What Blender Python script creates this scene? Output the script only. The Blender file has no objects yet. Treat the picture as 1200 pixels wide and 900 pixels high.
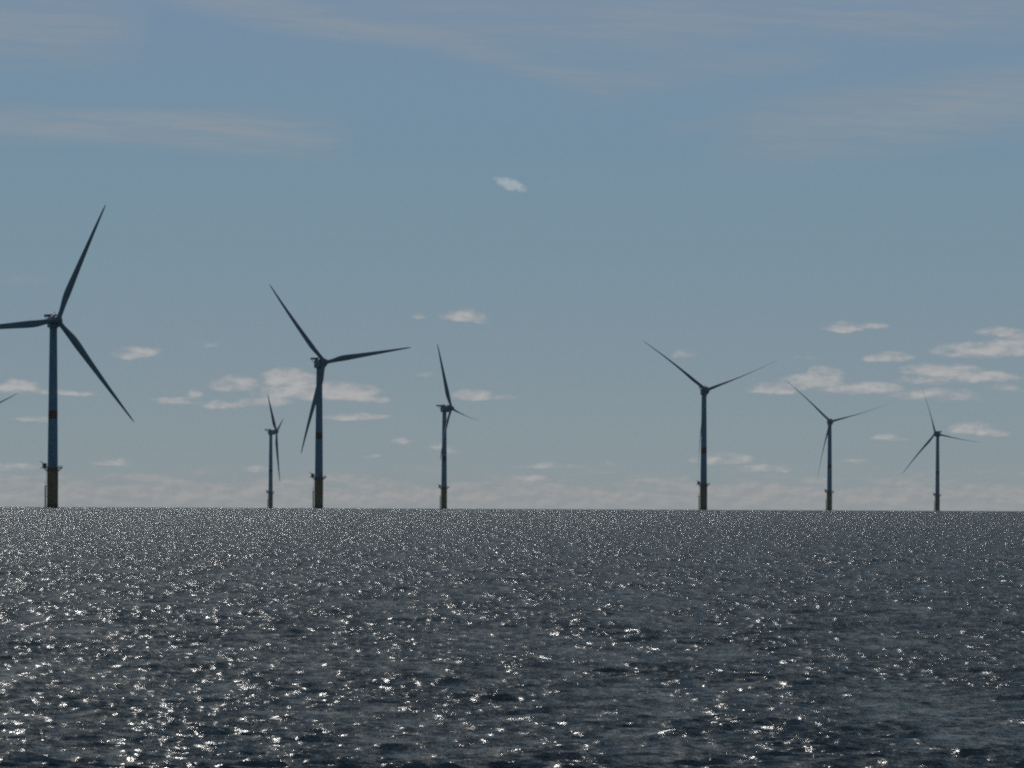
import bpy, bmesh, math, random
import numpy as np
from mathutils import Vector, Matrix

# ------------------------------------------------------------------ camera
sc = bpy.context.scene
C = sc.collection
F = 10000.0            # focal length in pixels of the 1200 px wide photograph (long telephoto)
EYE = 4.0              # eye height above the water
RE = 7.43e6            # earth radius with the usual refraction
ROLL = 0.0043
PITCH = (596.6 - 450) / F - math.sqrt(2 * EYE / RE)

fwd = Vector((0, math.cos(PITCH), math.sin(PITCH)))
right0 = Vector((1, 0, 0)); up0 = right0.cross(fwd)
rt = right0 * math.cos(ROLL) + up0 * math.sin(ROLL)
upv = up0 * math.cos(ROLL) - right0 * math.sin(ROLL)
cam_d = bpy.data.cameras.new('camera'); cam = bpy.data.objects.new('camera', cam_d); C.objects.link(cam)
M = Matrix((rt, upv, -fwd)).transposed().to_4x4(); M.translation = Vector((0, 0, EYE)); cam.matrix_world = M
cam_d.sensor_width = 36; cam_d.lens = 36 * F / 1200
cam_d.clip_start = 1; cam_d.clip_end = 60000
sc.camera = cam

def ray(px, py):       # direction seen at a point of the photograph
    return (fwd * F + rt * (px - 600) - upv * (py - 450)).normalized()

# ------------------------------------------------------------------ view, sun, sky
sc.view_settings.view_transform = 'Standard'; sc.view_settings.look = 'None'
sc.view_settings.gamma = 1; sc.view_settings.use_curve_mapping = False
EXPO = -1.0
sc.view_settings.exposure = EXPO
sc.cycles.use_denoising = False
sc.cycles.max_bounces = 4; sc.cycles.glossy_bounces = 2; sc.cycles.diffuse_bounces = 2
sc.cycles.volume_bounces = 0; sc.cycles.sample_clamp_indirect = 4
sc.cycles.filter_width = 2.2

SUN_EL, SUN_AZ = 24.5, -19.0      # degrees; azimuth from +Y, negative is left of frame
e, a = math.radians(SUN_EL), math.radians(SUN_AZ)
sun_dir = Vector((math.sin(a) * math.cos(e), math.cos(a) * math.cos(e), math.sin(e)))
sd = bpy.data.lights.new('sun', 'SUN'); sd.energy = 2.2; sd.angle = math.radians(0.55); sd.color = (1, 0.98, 0.95)
so = bpy.data.objects.new('sun', sd); C.objects.link(so); so.rotation_euler = sun_dir.to_track_quat('Z', 'Y').to_euler()
so.location = (0, 0, 500)

world = bpy.data.worlds.new('World'); sc.world = world; world.use_nodes = True
nt = world.node_tree; nt.nodes.clear()
def N(t, **kw):
    n = nt.nodes.new(t)
    for k, v in kw.items(): setattr(n, k, v)
    return n
def put(sock, v):
    if isinstance(v, bpy.types.NodeSocket): nt.links.new(v, sock)
    else: sock.default_value = v
def mt(op, *a, clamp=False):
    n = N('ShaderNodeMath', operation=op); n.use_clamp = clamp
    for i, v in enumerate(a): put(n.inputs[i], v)
    return n.outputs[0]
def vm(op, *a):
    n = N('ShaderNodeVectorMath', operation=op)
    for i, v in enumerate(a): put(n.inputs[i], v)
    return n.outputs['Value' if op in ('DOT_PRODUCT', 'LENGTH') else 'Vector']
def sstep(v, lo, hi, a=0.0, b=1.0):
    n = N('ShaderNodeMapRange', interpolation_type='SMOOTHSTEP')
    put(n.inputs['Value'], v); n.inputs['From Min'].default_value = lo; n.inputs['From Max'].default_value = hi
    n.inputs['To Min'].default_value = a; n.inputs['To Max'].default_value = b
    return n.outputs[0]
def mix(f, a, b):
    n = N('ShaderNodeMix', data_type='RGBA'); put(n.inputs['Factor'], f)
    put(n.inputs[6], a if isinstance(a, bpy.types.NodeSocket) else (*a, 1)); put(n.inputs[7], b if isinstance(b, bpy.types.NodeSocket) else (*b, 1))
    return n.outputs[2]
def noise(vec, scale, detail=3.0, rough=0.55):
    n = N('ShaderNodeTexNoise'); put(n.inputs['Vector'], vec)
    n.inputs['Scale'].default_value = scale; n.inputs['Detail'].default_value = detail; n.inputs['Roughness'].default_value = rough
    return n.outputs['Fac']

STR = 0.10
def srgb(r, g, b):     # colour of open sky as measured in the photo, taken back through exposure and strength
    f = lambda c: ((c / 255 + .055) / 1.055) ** 2.4
    k = 1 / (STR * 2 ** EXPO)
    return (f(r) * k, f(g) * k, f(b) * k)

tc = N('ShaderNodeTexCoord')
sep = N('ShaderNodeSeparateXYZ'); nt.links.new(tc.outputs['Generated'], sep.inputs[0])
dx, dy, dz = sep.outputs
sky = N('ShaderNodeTexSky', sky_type='NISHITA'); sky.sun_disc = False
sky.sun_elevation = e; sky.sun_rotation = a
sky.air_density = 1.0; sky.dust_density = 0.6; sky.ozone_density = 1.5; sky.altitude = 0
el = mt('ARCSINE', dz)                                   # elevation in radians
# clear air low over the sea: measured gradient, passing into the Nishita sky higher up
ramp = N('ShaderNodeValToRGB'); cr = ramp.color_ramp
stops = [(0.0, srgb(142, 150, 153)), (.06, srgb(138, 151, 156)), (.18, srgb(134, 150, 158)), (.30, srgb(128, 147, 159)),
         (.48, srgb(122, 146, 160)), (.72, srgb(116, 143, 163)), (1.0, srgb(117, 141, 165))]
put(ramp.inputs[0], mt('DIVIDE', el, 0.060))
for i, (p, c) in enumerate(stops):
    s = cr.elements[i] if i < 2 else cr.elements.new(p)
    s.position = p
for s, (p, c) in zip(cr.elements, stops): s.color = (*[min(v, 99) for v in c], 1)
f_hi = sstep(el, 0.06, 0.45)
SKYTINT = (1.62, 1.56, 1.28)
hi = vm('MULTIPLY', sky.outputs[0], SKYTINT)
base = mix(f_hi, ramp.outputs[0], hi)
# towards the back of the sky the Nishita sky alone
back = sstep(dy, -0.3, 0.5)
base = mix(back, hi, base)

# cloud coordinates: azimuth and elevation as tangents, in thousandths of ten (one unit = 0.1 mrad)
ydiv = mt('MAXIMUM', dy, 0.05)
u = mt('MULTIPLY', mt('DIVIDE', dx, ydiv), F); v = mt('MULTIPLY', mt('DIVIDE', dz, ydiv), F)
comb = N('ShaderNodeCombineXYZ'); put(comb.inputs[0], u); put(comb.inputs[1], v)
P = comb.outputs[0]
sc1 = vm('MULTIPLY', P, (1 / 60., 1 / 26., 0))
n1 = noise(sc1, 1.0, 5, .6)
n2 = noise(vm('ADD', sc1, (31.7, 5.3, 0)), 1.0, 4, .6)
warp = N('ShaderNodeCombineXYZ'); put(warp.inputs[0], mt('MULTIPLY', mt('SUBTRACT', n1, .5), 34.0)); put(warp.inputs[1], mt('MULTIPLY', mt('SUBTRACT', n2, .5), 13.0))
PW = vm('ADD', P, warp.outputs[0])

def uv(px, py):
    d = ray(px, py); return d.x / d.y * F, d.z / d.y * F
CL = [ # x, y, half width, half height, weight
 (543,372,24,11,.75),(560,376,14,7,.4),(490,371,14,5,.35),(800,416,17,8,.5),(988,385,30,8,.75),(1020,383,24,6,.6),(1042,421,32,9,.75),(1172,390,26,8,.8),
 (1196,394,20,9,.6),(1150,413,62,13,.75),(1185,408,40,14,.7),(1105,436,52,11,.9),(1150,443,50,9,.7),(1085,447,40,8,.5),(955,450,42,12,.8),(1010,457,52,11,.75),
 (905,457,34,9,.75),(968,437,22,8,.6),(1090,463,62,10,.55),(1125,468,30,6,.4),(1042,514,20,5,.6),(1142,504,30,10,.7),(1165,508,20,6,.4),(1000,541,26,4,.4),
 (160,416,34,11,.6),(182,412,18,7,.3),(18,456,30,11,.85),(48,461,18,5,.5),(90,461,38,5,.5),(40,492,26,5,.45),(208,471,34,6,.8),(228,464,11,9,.7),
 (275,452,34,14,.6),(262,475,26,8,.6),(305,473,40,9,.75),(336,446,34,16,.95),(352,462,60,14,.8),(400,462,50,15,.9),(428,469,30,7,.7),(415,489,42,6,.75),
 (240,405,20,6,.25),(555,464,30,8,.75),(590,466,20,5,.45),(515,524,14,9,.5),(530,530,12,8,.35),(470,519,16,5,.4),(435,535,18,4,.35),(135,543,24,5,.55),
 (300,551,22,6,.5),(5,549,50,7,.5),(645,547,40,5,.5),(620,562,30,6,.5),(845,540,40,9,.6),(900,550,40,7,.5),(650,214,16,6,.13),(20,330,50,12,.12),
 (1180,455,30,8,.35),(940,420,30,6,.18),(500,440,24,6,.2),(730,470,26,6,.10),(720,545,26,4,.22)]
acc = 0.0
for (x, y, w, h, k) in CL:
    cu, cv = uv(x, y); w *= 1.12; h *= 1.15
    n = N('ShaderNodeVectorMath', operation='MULTIPLY_ADD')
    put(n.inputs[0], PW); n.inputs[1].default_value = (1 / w, 1 / h, 0); n.inputs[2].default_value = (-cu / w, -cv / h, 0)
    n = vm('MAXIMUM', n.outputs[0], vm('MULTIPLY', n.outputs[0], (-1, -1.9, 0)))     # flat base, heaped top
    q = vm('DOT_PRODUCT', n, n)
    acc = mt('MAXIMUM', acc, mt('MULTIPLY_ADD', q, -k, k))
# crisp little clouds need a finer break-up
n3 = noise(vm('MULTIPLY', P, (1 / 24., 1 / 12., 0)), 1.0, 4, .52)
n4 = noise(vm('ADD', vm('MULTIPLY', P, (1 / 24., 1 / 12., 0)), (.2, -.4, 0)), 1.0, 4, .52)   # same heaps, shifted towards the light
body = mt('ADD', acc, mt('MULTIPLY', mt('SUBTRACT', n3, .42), mt('MULTIPLY', sstep(acc, 0, .30), 1.35)))
cloud = sstep(body, 0.0, 0.85)
rim = mt('SUBTRACT', n3, n4)
rimb = mt('SUBTRACT', n1, n2)
# the bank of flat cloud low over the horizon
_, v0 = uv(600, 598); _, v1 = uv(600, 545)
nb = noise(vm('MULTIPLY', P, (1 / 85., 1 / 15., 0)), 1.0, 6, .62)
bank = mt('MULTIPLY', sstep(v, v0 + 66, v0 + 34), sstep(mt('ADD', nb, sstep(v, v0 + 62, v0 + 10, -.08, .17)), .47, .66))
bank = mt('MULTIPLY', bank, sstep(v, v0 - 4, v0 + 16, .35, 1.0))
# cirrus
def streak(p0, p1, wd, k, bend=0.0):
    (x0, y0), (x1, y1) = uv(*p0), uv(*p1)
    L = math.hypot(x1 - x0, y1 - y0); tx, ty = (x1 - x0) / L, (y1 - y0) / L
    cx, cy = (x0 + x1) / 2, (y0 + y1) / 2
    s = mt('DIVIDE', vm('DOT_PRODUCT', vm('SUBTRACT', P, (cx, cy, 0)), (tx, ty, 0)), L / 2)
    t = vm('DOT_PRODUCT', vm('SUBTRACT', PS, (cx, cy, 0)), (-ty, tx, 0))
    s2 = mt('MULTIPLY', s, s)
    t = mt('MULTIPLY_ADD', s2, bend, t)
    t = mt('DIVIDE', t, wd)
    g = mt('SUBTRACT', 1.0, mt('MULTIPLY', t, t), clamp=True)
    en = mt('SUBTRACT', 1.0, mt('MULTIPLY', s2, s2), clamp=True)
    return mt('MULTIPLY', mt('MULTIPLY', mt('MULTIPLY', g, g), en), k)
ns = noise(vm('MULTIPLY', P, (1 / 420., 1 / 60., 0)), 1.0, 4, .6)
wrp2 = vm('MULTIPLY', P, (0, 0, 0)); _c = N('ShaderNodeCombineXYZ'); put(_c.inputs[1], mt('MULTIPLY', u, .06)); wrp2 = _c.outputs[0]
PR = vm('MULTIPLY', vm('ADD', PW, wrp2), (1 / 240., 1 / 13., 0)); nf = noise(PR, 1.0, 5, .62); nh = noise(vm('MULTIPLY', P, (1 / 70., 1 / 5., 0)), 1.0, 4, .6)
wy = N('ShaderNodeCombineXYZ'); put(wy.inputs[1], mt('MULTIPLY', mt('SUBTRACT', ns, .5), 40.0))
PS = vm('ADD', P, wy.outputs[0])
ci = streak((-120, 140), (420, 158), 34, .85)
for args in (((-60, 152), (330, 160), 13, .5), ((150, -20), (620, 70), 30, .7, -10), ((420, 30), (760, 112), 26, .5, -8), ((640, 100), (1000, 60), 30, .35),
             ((820, 165), (1500, 75), 62, .75), ((900, 145), (1400, 90), 26, .35), ((560, 20), (1300, 20), 44, .55), ((-160, 20), (180, 40), 62, .65), ((760, 150), (960, 138), 16, .25),
             ((380, -10), (900, 60), 70, .4)):
    ci = mt('MAXIMUM', ci, streak(*args))
ci = mt('MULTIPLY', ci, mt('MULTIPLY', sstep(nf, .25, .68, .35, 1.2), sstep(nh, .2, .75, .7, 1.2)))
small = None
(cu, cv) = uv(598, 216)
nn = N('ShaderNodeVectorMath', operation='SUBTRACT'); put(nn.inputs[0], vm('ADD', P, vm('MULTIPLY', warp.outputs[0], (.3, .45, 0)))); nn.inputs[1].default_value = (cu, cv, 0)
ta = math.radians(-17)
q1 = mt('DIVIDE', vm('DOT_PRODUCT', nn.outputs[0], (math.cos(ta), math.sin(ta), 0)), 24.)
q2 = mt('DIVIDE', vm('DOT_PRODUCT', nn.outputs[0], (-math.sin(ta), math.cos(ta), 0)), 8.)
small = mt('SUBTRACT', 1.0, mt('ADD', mt('MULTIPLY', q1, q1), mt('MULTIPLY', q2, q2)), clamp=True)
small = sstep(mt('MULTIPLY', small, sstep(noise(vm('MULTIPLY', P, (1 / 9., 1 / 3.5, 0)), 1.0, 4, .6), .3, .7, .25, 1.3)), 0, .8)
fwdmask = sstep(dy, .3, .6)
lit = mt('ADD', mt('MULTIPLY', sstep(body, .1, 1.0), .6), mt('MULTIPLY', sstep(rim, -.14, .14), .4))
shade = mix(lit, srgb(148, 153, 159), srgb(183, 181, 180))
col = mix(mt('MULTIPLY', mt('MULTIPLY', ci, fwdmask), .68), base, srgb(146, 152, 158))
col = mix(mt('MULTIPLY', mt('MULTIPLY', bank, fwdmask), .75), col, mix(sstep(rim, -.2, .2), srgb(146, 150, 153), srgb(163, 162, 162)))
col = mix(mt('MULTIPLY', mt('MULTIPLY', cloud, fwdmask), .78), col, shade)
col = mix(mt('MULTIPLY', mt('MULTIPLY', small, fwdmask), .62), col, srgb(178, 184, 188))
bg = N('ShaderNodeBackground'); put(bg.inputs[0], col); bg.inputs[1].default_value = STR
wo = N('ShaderNodeOutputWorld'); nt.links.new(bg.outputs[0], wo.inputs[0])
world.cycles.sampling_method = 'MANUAL'; world.cycles.sample_map_resolution = 256

# ------------------------------------------------------------------ materials
def material(name, color, rough=.5, metal=0., vary=.12, nscale=.6, spec=.5):
    m = bpy.data.materials.new(name); m.use_nodes = True
    t = m.node_tree; b = t.nodes['Principled BSDF']
    tcn = t.nodes.new('ShaderNodeTexCoord'); no = t.nodes.new('ShaderNodeTexNoise'); mp = t.nodes.new('ShaderNodeMapping')
    mp.inputs['Scale'].default_value = (1, 1, .25)
    t.links.new(tcn.outputs['Object'], mp.inputs[0]); t.links.new(mp.outputs[0], no.inputs['Vector'])
    no.inputs['Scale'].default_value = nscale; no.inputs['Detail'].default_value = 5
    r = t.nodes.new('ShaderNodeValToRGB'); t.links.new(no.outputs['Fac'], r.inputs[0])
    r.color_ramp.elements[0].position = .3; r.color_ramp.elements[1].position = .7
    r.color_ramp.elements[0].color = (*[c * (1 - vary) for c in color], 1); r.color_ramp.elements[1].color = (*[min(1, c * (1 + vary)) for c in color], 1)
    t.links.new(r.outputs[0], b.inputs['Base Color'])
    b.inputs['Roughness'].default_value = rough; b.inputs['Metallic'].default_value = metal
    b.inputs['Specular IOR Level'].default_value = spec
    return m
M_tower = material('backlit_tower_paint', (.055, .135, .24), .55, spec=.2)  # far darker than turbine white: the backlit shade is in the colour
M_blade = material('backlit_blade_gelcoat', (.045, .10, .155), .55, spec=.25)  # pale blades darkened in the base colour to stand as backlit
M_red = material('red_marking_paint', (.04, .014, .022), .6, spec=.3)
M_yel = material('shaded_yellow_foundation_paint', (.095, .072, .04), .6, vary=.3, nscale=.35, spec=.3)  # yellow paint with its shaded-side darkness put into the colour
M_dark = material('weed_and_splash_zone', (.03, .03, .028), .8, vary=.4)
M_maroon = material('dark_red_screen_paint', (.045, .02, .03), .7, spec=.2)
M_steel = material('galvanised_steel', (.12, .13, .13), .6, .2)
M_deck = material('platform_steel', (.06, .065, .07), .7)
M_pale = material('pale_boat_landing_paint', (.4, .38, .32), .5)

# ------------------------------------------------------------------ helpers
def tag(o, label=None, cat=None, group=None, kind=None):
    if label: o['label'] = label
    if cat: o['category'] = cat
    if group: o['group'] = group
    if kind: o['kind'] = kind
    return o
def link(name, bm, mats, parent=None, smooth=False):
    me = bpy.data.meshes.new(name); bmesh.ops.recalc_face_normals(bm, faces=bm.faces)
    bm.to_mesh(me); bm.free()
    for m in (mats if isinstance(mats, (list, tuple)) else [mats]): me.materials.append(m)
    if smooth:
        me.polygons.foreach_set('use_smooth', [True] * len(me.polygons))
        me.set_sharp_from_angle(angle=math.radians(35))
    o = bpy.data.objects.new(name, me); C.objects.link(o)
    if parent: o.parent = parent
    return o
def lathe(bm, prof, seg=40, cx=0, cy=0, cap=True, mat=0):
    rings = []
    for r, z in prof:
        rings.append([bm.verts.new((cx + r * math.cos(t), cy + r * math.sin(t), z)) for t in [2 * math.pi * i / seg for i in range(seg)]])
    for A, B in zip(rings, rings[1:]):
        for i in range(seg):
            f = bm.faces.new((A[i], A[(i + 1) % seg], B[(i + 1) % seg], B[i])); f.material_index = mat
    if cap:
        bm.faces.new(rings[0][::-1]); bm.faces.new(rings[-1])
    return rings
def box(bm, x0, x1, y0, y1, z0, z1, bev=0.0):
    g = bmesh.ops.create_cube(bm, size=1, matrix=Matrix.Translation(((x0 + x1) / 2, (y0 + y1) / 2, (z0 + z1) / 2)) @ Matrix.Diagonal((x1 - x0, y1 - y0, z1 - z0, 1)))
    if bev:
        es = list({e for v in g['verts'] for e in v.link_edges})
        bmesh.ops.bevel(bm, geom=es, offset=bev, segments=3, affect='EDGES', profile=.6)
def tube(bm, p, q, r, seg=8):
    p, q = Vector(p), Vector(q); d = q - p
    m = Matrix.Translation((p + q) / 2) @ d.to_track_quat('Z', 'Y').to_matrix().to_4x4()
    bmesh.ops.create_cone(bm, cap_ends=True, segments=seg, radius1=r, radius2=r, depth=d.length, matrix=m)

# ------------------------------------------------------------------ the sea
def sea_z(r): return -r * r / (2 * RE)
rng = np.random.default_rng(11)
random.seed(5)
# rows by distance
rs = [0.5]; 
while rs[-1] < 60: rs.append(rs[-1] * 1.06 + .3)
r = rs[-1]
while r < 13500:
    if r < 95: d = 1.0
    elif r < 2200: d = max(.085, .0008 * r)
    elif r < 8600: d = 2.1 + (r - 2200) * .0005
    else: d = (r - 8600) * .08 + 6
    r += d; rs.append(r)
rs = np.array(rs, dtype=np.float64)
half = math.radians(3.9)
dense = np.linspace(-half, half, 1000)
wing = np.radians(np.array([4.3, 5, 6, 7.5, 9.5, 12, 15, 19, 24, 30, 37, 45, 54, 64, 75, 87, 100, 115, 130, 145, 160, 180.]))
az = np.concatenate([-wing[::-1], dense, wing[:-1]])
nr, nc = len(rs), len(az)
print('sea grid', nr, nc, nr * nc)
X = (rs[:, None] * np.sin(az)[None, :]).astype(np.float32); Y = (rs[:, None] * np.cos(az)[None, :]).astype(np.float32)
Zs = np.repeat(sea_z(rs)[:, None], nc, 1).astype(np.float32)
DX = np.zeros_like(X); DY = np.zeros_like(X); DZ = np.zeros_like(X)
drow = np.gradient(rs); infan = (np.abs(az) <= half + 1e-6)
# slow patches: gusts that roughen some areas of the water
patch = np.zeros_like(X)
for i in range(10):
    th = rng.uniform(0, math.pi); lam = 10 ** rng.uniform(.9, 2.0); k = 2 * math.pi / lam
    patch += np.sin(k * (X * math.cos(th) + Y * math.sin(th)) + rng.uniform(0, 6.28)).astype(np.float32)
patch = np.clip(1 + patch * .09, .5, 1.5).astype(np.float32)
NW = 130
lams = 10 ** np.linspace(math.log10(.19), math.log10(16), NW) * rng.uniform(.95, 1.05, NW)
for lam in lams:
    k = 2 * math.pi / lam
    th = math.radians(-90 + 9) + rng.normal(0, .52 if lam < 3 else .34)   # waves run towards the viewer, a little across
    kx, ky = k * math.cos(th), k * math.sin(th)
    L = math.log10(lam)
    tot = .275 if lam < .65 else .275 * (.65 / lam) ** 0.72                      # rms slope per decade and a half
    srms = tot / math.sqrt(NW) * 1.25
    amp = srms * math.sqrt(2) / k
    # rows able to carry this wave (far rows may carry it aliased, as a random height)
    need = np.where(rs < 2200, drow * 2.2, 4.6)
    rows = np.where((need < lam) & (rs > 45))[0]
    if len(rows) == 0: continue
    i0, i1 = rows[0], rows[-1] + 1
    c0, c1 = wing.size - 1, nc - wing.size + 2
    x, y = X[i0:i1, c0:c1], Y[i0:i1, c0:c1]
    fade = np.clip((lam / need[i0:i1] - 1) / .5, 0, 1) * np.clip((rs[i0:i1] - 45) / 30, 0, 1)
    w = (amp * fade).astype(np.float32)[:, None]
    if lam < 5: w = w * patch[i0:i1, c0:c1]
    ph = (kx * x + ky * y + rng.uniform(0, 6.28)).astype(np.float32)
    DZ[i0:i1, c0:c1] += w * np.cos(ph)
    s = np.sin(ph) * w * .85
    DX[i0:i1, c0:c1] -= s * math.cos(th); DY[i0:i1, c0:c1] -= s * math.sin(th)
edge = np.clip((half - np.abs(az)) / math.radians(.05), 0, 1).astype(np.float32)[None, :]
co = np.stack([X + DX * edge, Y + DY * edge, Zs + DZ * edge], -1).reshape(-1, 3)
co = np.concatenate([co, np.array([[0, 0, 0]], np.float32)])
print('wave height rms', DZ[DZ != 0].std())
idx = np.arange(nr * nc, dtype=np.int32).reshape(nr, nc)
nxt = np.roll(idx, -1, axis=1)
quads = np.stack([idx[:-1], nxt[:-1], nxt[1:], idx[1:]], -1).reshape(-1, 4)
tris = np.stack([np.full(nc, nr * nc, np.int32), nxt[0], idx[0]], -1)
me = bpy.data.meshes.new('sea')
me.vertices.add(len(co)); me.vertices.foreach_set('co', co.astype(np.float32).ravel())
nl = quads.size + tris.size; npol = len(quads) + len(tris)
me.loops.add(nl); me.loops.foreach_set('vertex_index', np.concatenate([quads[:, ::-1].ravel(), tris[:, ::-1].ravel()]))
me.polygons.add(npol)
ls = np.concatenate([np.arange(len(quads)) * 4, quads.size + np.arange(len(tris)) * 3]).astype(np.int32)
me.polygons.foreach_set('loop_start', ls)
me.polygons.foreach_set('use_smooth', np.ones(npol, bool))
me.update(calc_edges=True)
sea = bpy.data.objects.new('sea', me); C.objects.link(sea); tag(sea, kind='structure')
if me.polygons[0].normal.z < 0: me.flip_normals()
del X, Y, DX, DY, DZ, co, quads, idx, nxt

wm = bpy.data.materials.new('sea_water'); wm.use_nodes = True; me.materials.append(wm)
wm.cycles.use_bump_map_correction = False
nt = wm.node_tree; b = nt.nodes['Principled BSDF']
b.inputs['Base Color'].default_value = (.046, .074, .096, 1); b.inputs['IOR'].default_value = 1.333
b.inputs['Specular IOR Level'].default_value = .5
geo = N('ShaderNodeNewGeometry'); pos = geo.outputs['Position']
dist = vm('LENGTH', pos)
pw = vm('MULTIPLY', pos, (.42, .9, 1)); ba = noise(pw, 3.0, 2, .5); bb = noise(vm('ADD', pw, (40, 7, 3)), 8.5, 3, .58)
# groups of ripples and windrows: they follow the wind, so they are long across the picture's depth
g1 = noise(vm('MULTIPLY', pos, (1.1, .5, 0)), 1.0, 2, .6)
g2 = noise(vm('MULTIPLY', pos, (.30, .022, 0)), 1.0, 3, .7)
grp = mt('MULTIPLY', sstep(g1, .32, .68, .55, 1.36), sstep(g2, .34, .66, .68, 1.32))
hgt = mt('ADD', mt('MULTIPLY', ba, .18), mt('MULTIPLY', bb, .098))
hgt = mt('MULTIPLY', hgt, mt('MULTIPLY', grp, sstep(dist, 300, 2500, 1.0, 1.42)))
bump = N('ShaderNodeBump'); put(bump.inputs['Height'], hgt); bump.inputs['Strength'].default_value = 1.0; bump.inputs['Distance'].default_value = 1.0
nt.links.new(bump.outputs[0], b.inputs['Normal'])
put(b.inputs['Roughness'], sstep(dist, 100, 3000, .22, .24))

# ------------------------------------------------------------------ wind turbine, built once
HUB_H, OVER, TILT, RAD = 107.5, 8.0, math.radians(6), 75.0
def build_turbine():
    root = bpy.data.objects.new('wind_turbine', None); C.objects.link(root)
    # foundation
    bm = bmesh.new(); lathe(bm, [(3.25, -8), (3.25, 2.6), (3.2, 2.62), (3.2, 22.6), (3.35, 22.6), (3.35, 23.2), (3.0, 23.2)], 48)
    for f in bm.faces: f.material_index = 1 if f.calc_center_median().z < 2.5 else 0
    tp = link('foundation', bm, [M_yel, M_dark], root, True)
    bm = bmesh.new()                                             # boat landing: two fender tubes, struts
    for sy in (-.9, .9):
        tube(bm, (-4.15, sy, -3), (-4.15, sy, 13.2), .42, 12)
        for z in (0.5, 6.5, 12.6): tube(bm, (-4.15, sy, z), (-3.1, sy * .8, z), .15)
    for z in (3, 7, 11): tube(bm, (-4.15, -.9, z), (-4.15, .9, z), .1)
    link('boat_landing', bm, M_pale, tp, True)
    bm = bmesh.new()
    for sy in (-.3, .3): tube(bm, (-3.7, sy, -1), (-3.7, sy, 22.7), .07, 6)
    for i in range(70): tube(bm, (-3.7, -.3, -.5 + i * .33), (-3.7, .3, -.5 + i * .33), .03, 5)
    link('access_ladder', bm, M_steel, tp)
    bm = bmesh.new(); box(bm, -4.6, -3.3, -.75, .75, 14.2, 14.4); 
    for sy in (-.72, .72):
        tube(bm, (-4.6, sy, 14.4), (-4.6, sy, 15.5), .05, 6); tube(bm, (-4.6, sy, 15.5), (-3.3, sy, 15.5), .05, 6)
    link('rest_platform', bm, M_deck, tp)
    bm = bmesh.new()                                             # cable tubes on the far side
    for an in (60, 84): tube(bm, (3.6 * math.cos(math.radians(an)), 3.6 * math.sin(math.radians(an)), -6), (3.6 * math.cos(math.radians(an)), 3.6 * math.sin(math.radians(an)), 20), .22, 8)
    link('cable_tube', bm, M_yel, tp, True)
    # work platform
    bm = bmesh.new()
    lathe(bm, [(3.36, 22.95), (5.7, 22.95), (5.7, 23.35), (3.36, 23.35)], 32, cx=0, cap=False)
    lathe(bm, [(3.36, 23.35), (3.36, 22.95)], 32, cap=False)
    for i in range(12):
        an = 2 * math.pi * i / 12; c_, s_ = math.cos(an), math.sin(an)
        tube(bm, (3.3 * c_, 3.3 * s_, 21.2), (5.3 * c_, 5.3 * s_, 22.9), .12, 6)
    box(bm, -6.9, -5.0, -1.8, 1.8, 22.94, 23.36)
    wp = link('work_platform', bm, M_deck, root)
    bm = bmesh.new()
    ns_ = 28
    ring = [(5.6 * math.cos(2 * math.pi * i / ns_), 5.6 * math.sin(2 * math.pi * i / ns_)) for i in range(ns_)]
    for i, (x, y) in enumerate(ring):
        x2, y2 = ring[(i + 1) % ns_]
        tube(bm, (x, y, 23.35), (x, y, 24.5), .05, 5)
        for z in (23.95, 24.5): tube(bm, (x, y, z), (x2, y2, z), .045, 5)
        tube(bm, (x, y, 23.45), (x2, y2, 23.45), .08, 5)
    link('railing', bm, M_steel, wp)
    bm = bmesh.new(); box(bm, -5.6, -3.5, -1.2, 1.2, 23.36, 25.9, .08)
    link('equipment_cabinet', bm, M_deck, wp)
    bm = bmesh.new(); tube(bm, (-5.9, -2.6, 23.3), (-5.9, -2.6, 26.4), .17, 10); tube(bm, (-5.9, -2.6, 26.3), (-7.9, -3.4, 27.1), .11, 8); tube(bm, (-5.9, -2.6, 25.0), (-7.0, -3.05, 26.7), .06, 6)
    link('davit_crane', bm, M_yel, wp, True)
    # tower
    zt = HUB_H - 3.4
    rad = lambda z: 2.95 + (2.15 - 2.95) * ((z - 23.2) / (zt - 23.2)) ** 1.15
    zs = [23.2 + (zt - 23.2) * i / 24 for i in range(25)]
    prof = [(rad(z), z) for z in zs]
    bm = bmesh.new(); lathe(bm, prof, 56)
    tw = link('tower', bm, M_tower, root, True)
    bm = bmesh.new()
    b0, b1 = 51.6, 56.4
    lathe(bm, [(rad(b0) + .02, b0), (rad(b1) + .02, b1)], 56, cap=False)
    lathe(bm, [(rad(b0), b0), (rad(b0) + .02, b0)], 56, cap=False); lathe(bm, [(rad(b1) + .02, b1), (rad(b1), b1)], 56, cap=False)
    link('marking_band', bm, M_red, tw, True)
    bm = bmesh.new()
    bm.free()
    for z in (46.0, 76.0):
        bm = bmesh.new(); lathe(bm, [(rad(z) - .01, z - .12), (rad(z) + .05, z - .1), (rad(z) + .05, z + .1), (rad(z) - .01, z + .12)], 56, cap=False)
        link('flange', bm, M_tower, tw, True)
    bm = bmesh.new(); box(bm, -.55, .55, -3.06, -2.9, 23.9, 26.3, .03)
    link('door', bm, M_deck, tw)
    # nacelle: short rounded house behind a wide direct-drive generator, rotor towards local -Y
    TL = Matrix.Translation((0, 0, HUB_H)) @ Matrix.Rotation(-TILT, 4, 'X')      # hub frame, hub centre at y=-OVER
    bm = bmesh.new(); box(bm, -2.7, 2.7, -2.9, 3.7, -3.3, 2.7, .75)
    lathe(bm, [(2.3, -4.3), (2.3, -3.2)], 40)
    nc_ = link('nacelle', bm, M_tower, root, True); nc_.location = (0, 0, HUB_H)
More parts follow.
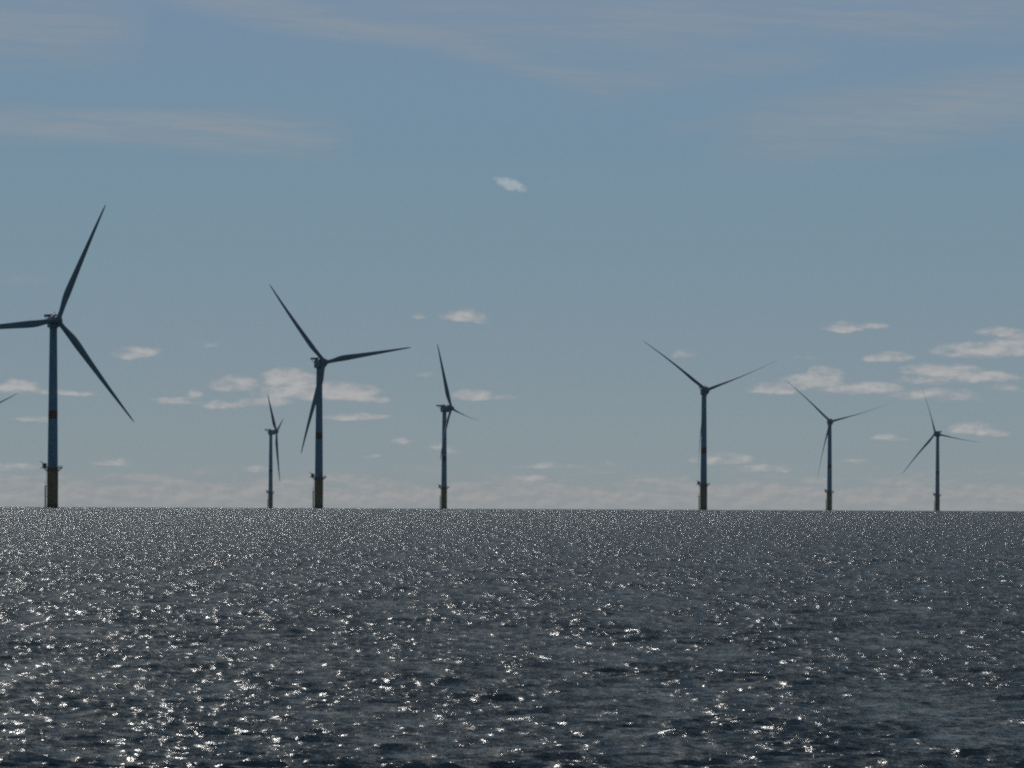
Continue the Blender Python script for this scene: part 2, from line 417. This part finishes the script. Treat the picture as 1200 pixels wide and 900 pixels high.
    bm = bmesh.new(); rr = lathe(bm, [(2.2, 2.9), (3.65, 3.1), (3.85, 3.5), (3.85, 5.0), (3.6, 5.5), (2.3, 5.9)], 48)
    bmesh.ops.rotate(bm, verts=bm.verts, cent=(0, 0, 0), matrix=Matrix.Rotation(math.radians(90), 3, 'X'))
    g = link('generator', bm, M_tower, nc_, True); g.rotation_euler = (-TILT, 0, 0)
    bm = bmesh.new(); box(bm, -2.9, 2.9, -.6, 8.4, 3.0, 3.35); 
    for sx in (-2.3, 2.3): tube(bm, (sx, 3.3, .2), (sx, 7.6, 2.95), .16, 6)
    for sx in (-1.5, 1.5): box(bm, sx - .12, sx + .12, -.3, 3.2, 2.6, 3.02)
    hp = link('hoist_platform', bm, M_deck, nc_)
    bm = bmesh.new()
    for sx in (-2.86, 2.86): box(bm, sx - .04, sx + .04, -.5, 8.36, 3.36, 4.35)
    box(bm, -2.81, 2.81, 8.3, 8.38, 3.36, 4.35)
    link('side_screen', bm, M_maroon, hp)
    bm = bmesh.new(); tube(bm, (1.2, 1.4, 3.35), (1.2, 1.4, 5.6), .07, 6); box(bm, .9, 1.5, 1.2, 1.6, 5.3, 5.7)
    link('weather_mast', bm, M_deck, nc_)
    bm = bmesh.new(); box(bm, -1.8, -.4, .2, 1.4, 3.36, 4.5, .1)
    link('cooling_unit', bm, M_deck, nc_)
    # rotor
    bm = bmesh.new()
    lathe(bm, [(2.1, -2.0), (2.45, -1.2), (2.5, .6), (2.2, 1.7), (1.4, 2.6), (.55, 3.05), (.05, 3.15)], 40)
    bmesh.ops.rotate(bm, verts=bm.verts, cent=(0, 0, 0), matrix=Matrix.Rotation(math.radians(90), 3, 'X'))
    for k in range(3):
        t = 2 * math.pi * k / 3; d = Vector((math.sin(t), 0, math.cos(t)))
        tube(bm, d * 1.4, d * 2.9, 1.5, 28)
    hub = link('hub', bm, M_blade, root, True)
    HM = TL @ Matrix.Translation((0, -OVER, 0))
    # blade
    bm = bmesh.new(); secs = []
    st = [2.6, 4, 6, 8, 10.5, 13, 16, 20, 25, 30, 36, 42, 48, 54, 60, 65, 69, 72, 74, 75]
    chord = np.interp(st, [2.6, 5, 9, 15, 20, 30, 45, 60, 70, 73.5, 75], [2.7, 2.7, 3.3, 4.3, 4.2, 3.4, 2.45, 1.6, 1.0, .7, .2])
    thick = np.interp(st, [2.6, 5, 9, 15, 25, 45, 75], [1, .98, .66, .38, .27, .2, .16])
    twist = np.radians(np.interp(st, [2.6, 9, 16, 30, 50, 75], [16, 15, 10, 5, 1.5, -1]))
    np_ = 20
    for s_, c_, th_, tw_ in zip(st, chord, thick, twist):
        ring = []
        bend = -4.2 * (s_ / 75) ** 2.2
        blend = max(0, min(1, (s_ - 4) / 8))
        for i in range(np_):
            t = 2 * math.pi * i / np_
            xc = .5 * math.cos(t); yc = .5 * th_ * math.sin(t)
            # aerofoil: blunt nose, thin tail
            yc *= (1 - blend) + blend * (.62 + .75 * (xc + .5) ** .8 * (1.15 - (xc + .5)) * 2.4 * .6)
            x = (xc + .18 * blend * -1) * c_; y = yc * c_
            ring.append(bm.verts.new((x * math.cos(tw_) - y * math.sin(tw_), x * math.sin(tw_) + y * math.cos(tw_) + bend, s_ * .98)))
        secs.append(ring)
    for A, B in zip(secs, secs[1:]):
        for i in range(np_): bm.faces.new((A[i], A[(i + 1) % np_], B[(i + 1) % np_], B[i]))
    bm.faces.new(secs[0][::-1]); bm.faces.new(secs[-1])
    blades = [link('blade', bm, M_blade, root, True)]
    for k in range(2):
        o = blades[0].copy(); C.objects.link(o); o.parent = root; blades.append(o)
    return root
def pose(root, theta, pitch=0):
    HM = Matrix.Translation((0, 0, HUB_H)) @ Matrix.Rotation(-TILT, 4, 'X') @ Matrix.Translation((0, -OVER, 0))
    k = 0
    for ch in root.children:
        nm = ch.name.split('.')[0]
        if nm == 'hub': ch.matrix_local = HM @ Matrix.Rotation(math.radians(theta), 4, 'Y')
        if nm == 'blade':
            ch.matrix_local = HM @ Matrix.Rotation(math.radians(theta + 120 * k), 4, 'Y') @ Matrix.Rotation(math.radians(pitch), 4, 'Z'); k += 1
def copy_tree(o, parent=None):
    c = o.copy(); C.objects.link(c); c.parent = parent
    for ch in o.children: copy_tree(ch, c)
    return c
def turn_foundation(root, psi):      # every boat landing faces the same side of the farm
    for ch in root.children:
        if ch.name.split('.')[0] in ('foundation', 'work_platform'): ch.rotation_euler.z = math.radians(-psi + 6)

proto = build_turbine()
SPOTS = [  # tower x, base y, px per metre, yaw, rotor angle, label
 (61.5, 595, 2.03, 22, 24, 0, 'largest wind turbine, at far left, dark tower with red band, one blade pointing left'),
 (373.5, 595, 1.58, 31, 81, 0, 'second largest wind turbine, against the widest left cloud, one long blade pointing right'),
 (317, 594.5, .835, 83, 78, -78, 'small distant wind turbine seen edge-on, just left of the second largest turbine'),
 (520.3, 596, 1.09, 68, 103, -72, 'turbine near mid-picture seen almost from its side, one blade standing upright'),
 (824.5, 597, 1.295, 13, 70.5, -78, 'turbine with two blades raised in a wide V and the third hanging along its tower'),
 (972, 598, .965, 3, 76, -78, 'next turbine right of the wide V one, lower blade clear left of its tower'),
 (1098.5, 598.5, .845, -27, 103, -78, 'small far wind turbine nearest the right edge of the picture'),
 (-43, 594, .95, 10, 66, -40, 'turbine beyond the left edge, only a thin blade tip showing over a small cloud'),
]
for i, (px, py, s, yaw, th, pit, lab) in enumerate(SPOTS):
    t = proto if i == 0 else copy_tree(proto)
    D = F / s; d = ray(px, py); x = D * d.x / d.y
    t.location = (x, D, sea_z(math.hypot(x, D)))
    t.rotation_euler = (0, 0, math.radians(yaw))
    pose(t, th, pit); turn_foundation(t, yaw)
    tag(t, lab, 'wind turbine', 'wind turbines of the offshore farm')

# ------------------------------------------------------------------ haze
HAZE = 5e-6
if HAZE:
    bm = bmesh.new(); box(bm, -13900, 13900, -13900, 13900, -27, 200)
    hm = bpy.data.materials.new('sea_air'); hm.use_nodes = True; t = hm.node_tree; t.nodes.clear()
    pv = t.nodes.new('ShaderNodeVolumePrincipled'); pv.inputs['Color'].default_value = (.8, .87, .92, 1); pv.inputs['Density'].default_value = HAZE
    pv.inputs['Anisotropy'].default_value = .2
    out = t.nodes.new('ShaderNodeOutputMaterial'); t.links.new(pv.outputs[0], out.inputs['Volume'])
    hz = link('haze', bm, hm); tag(hz, kind='stuff')
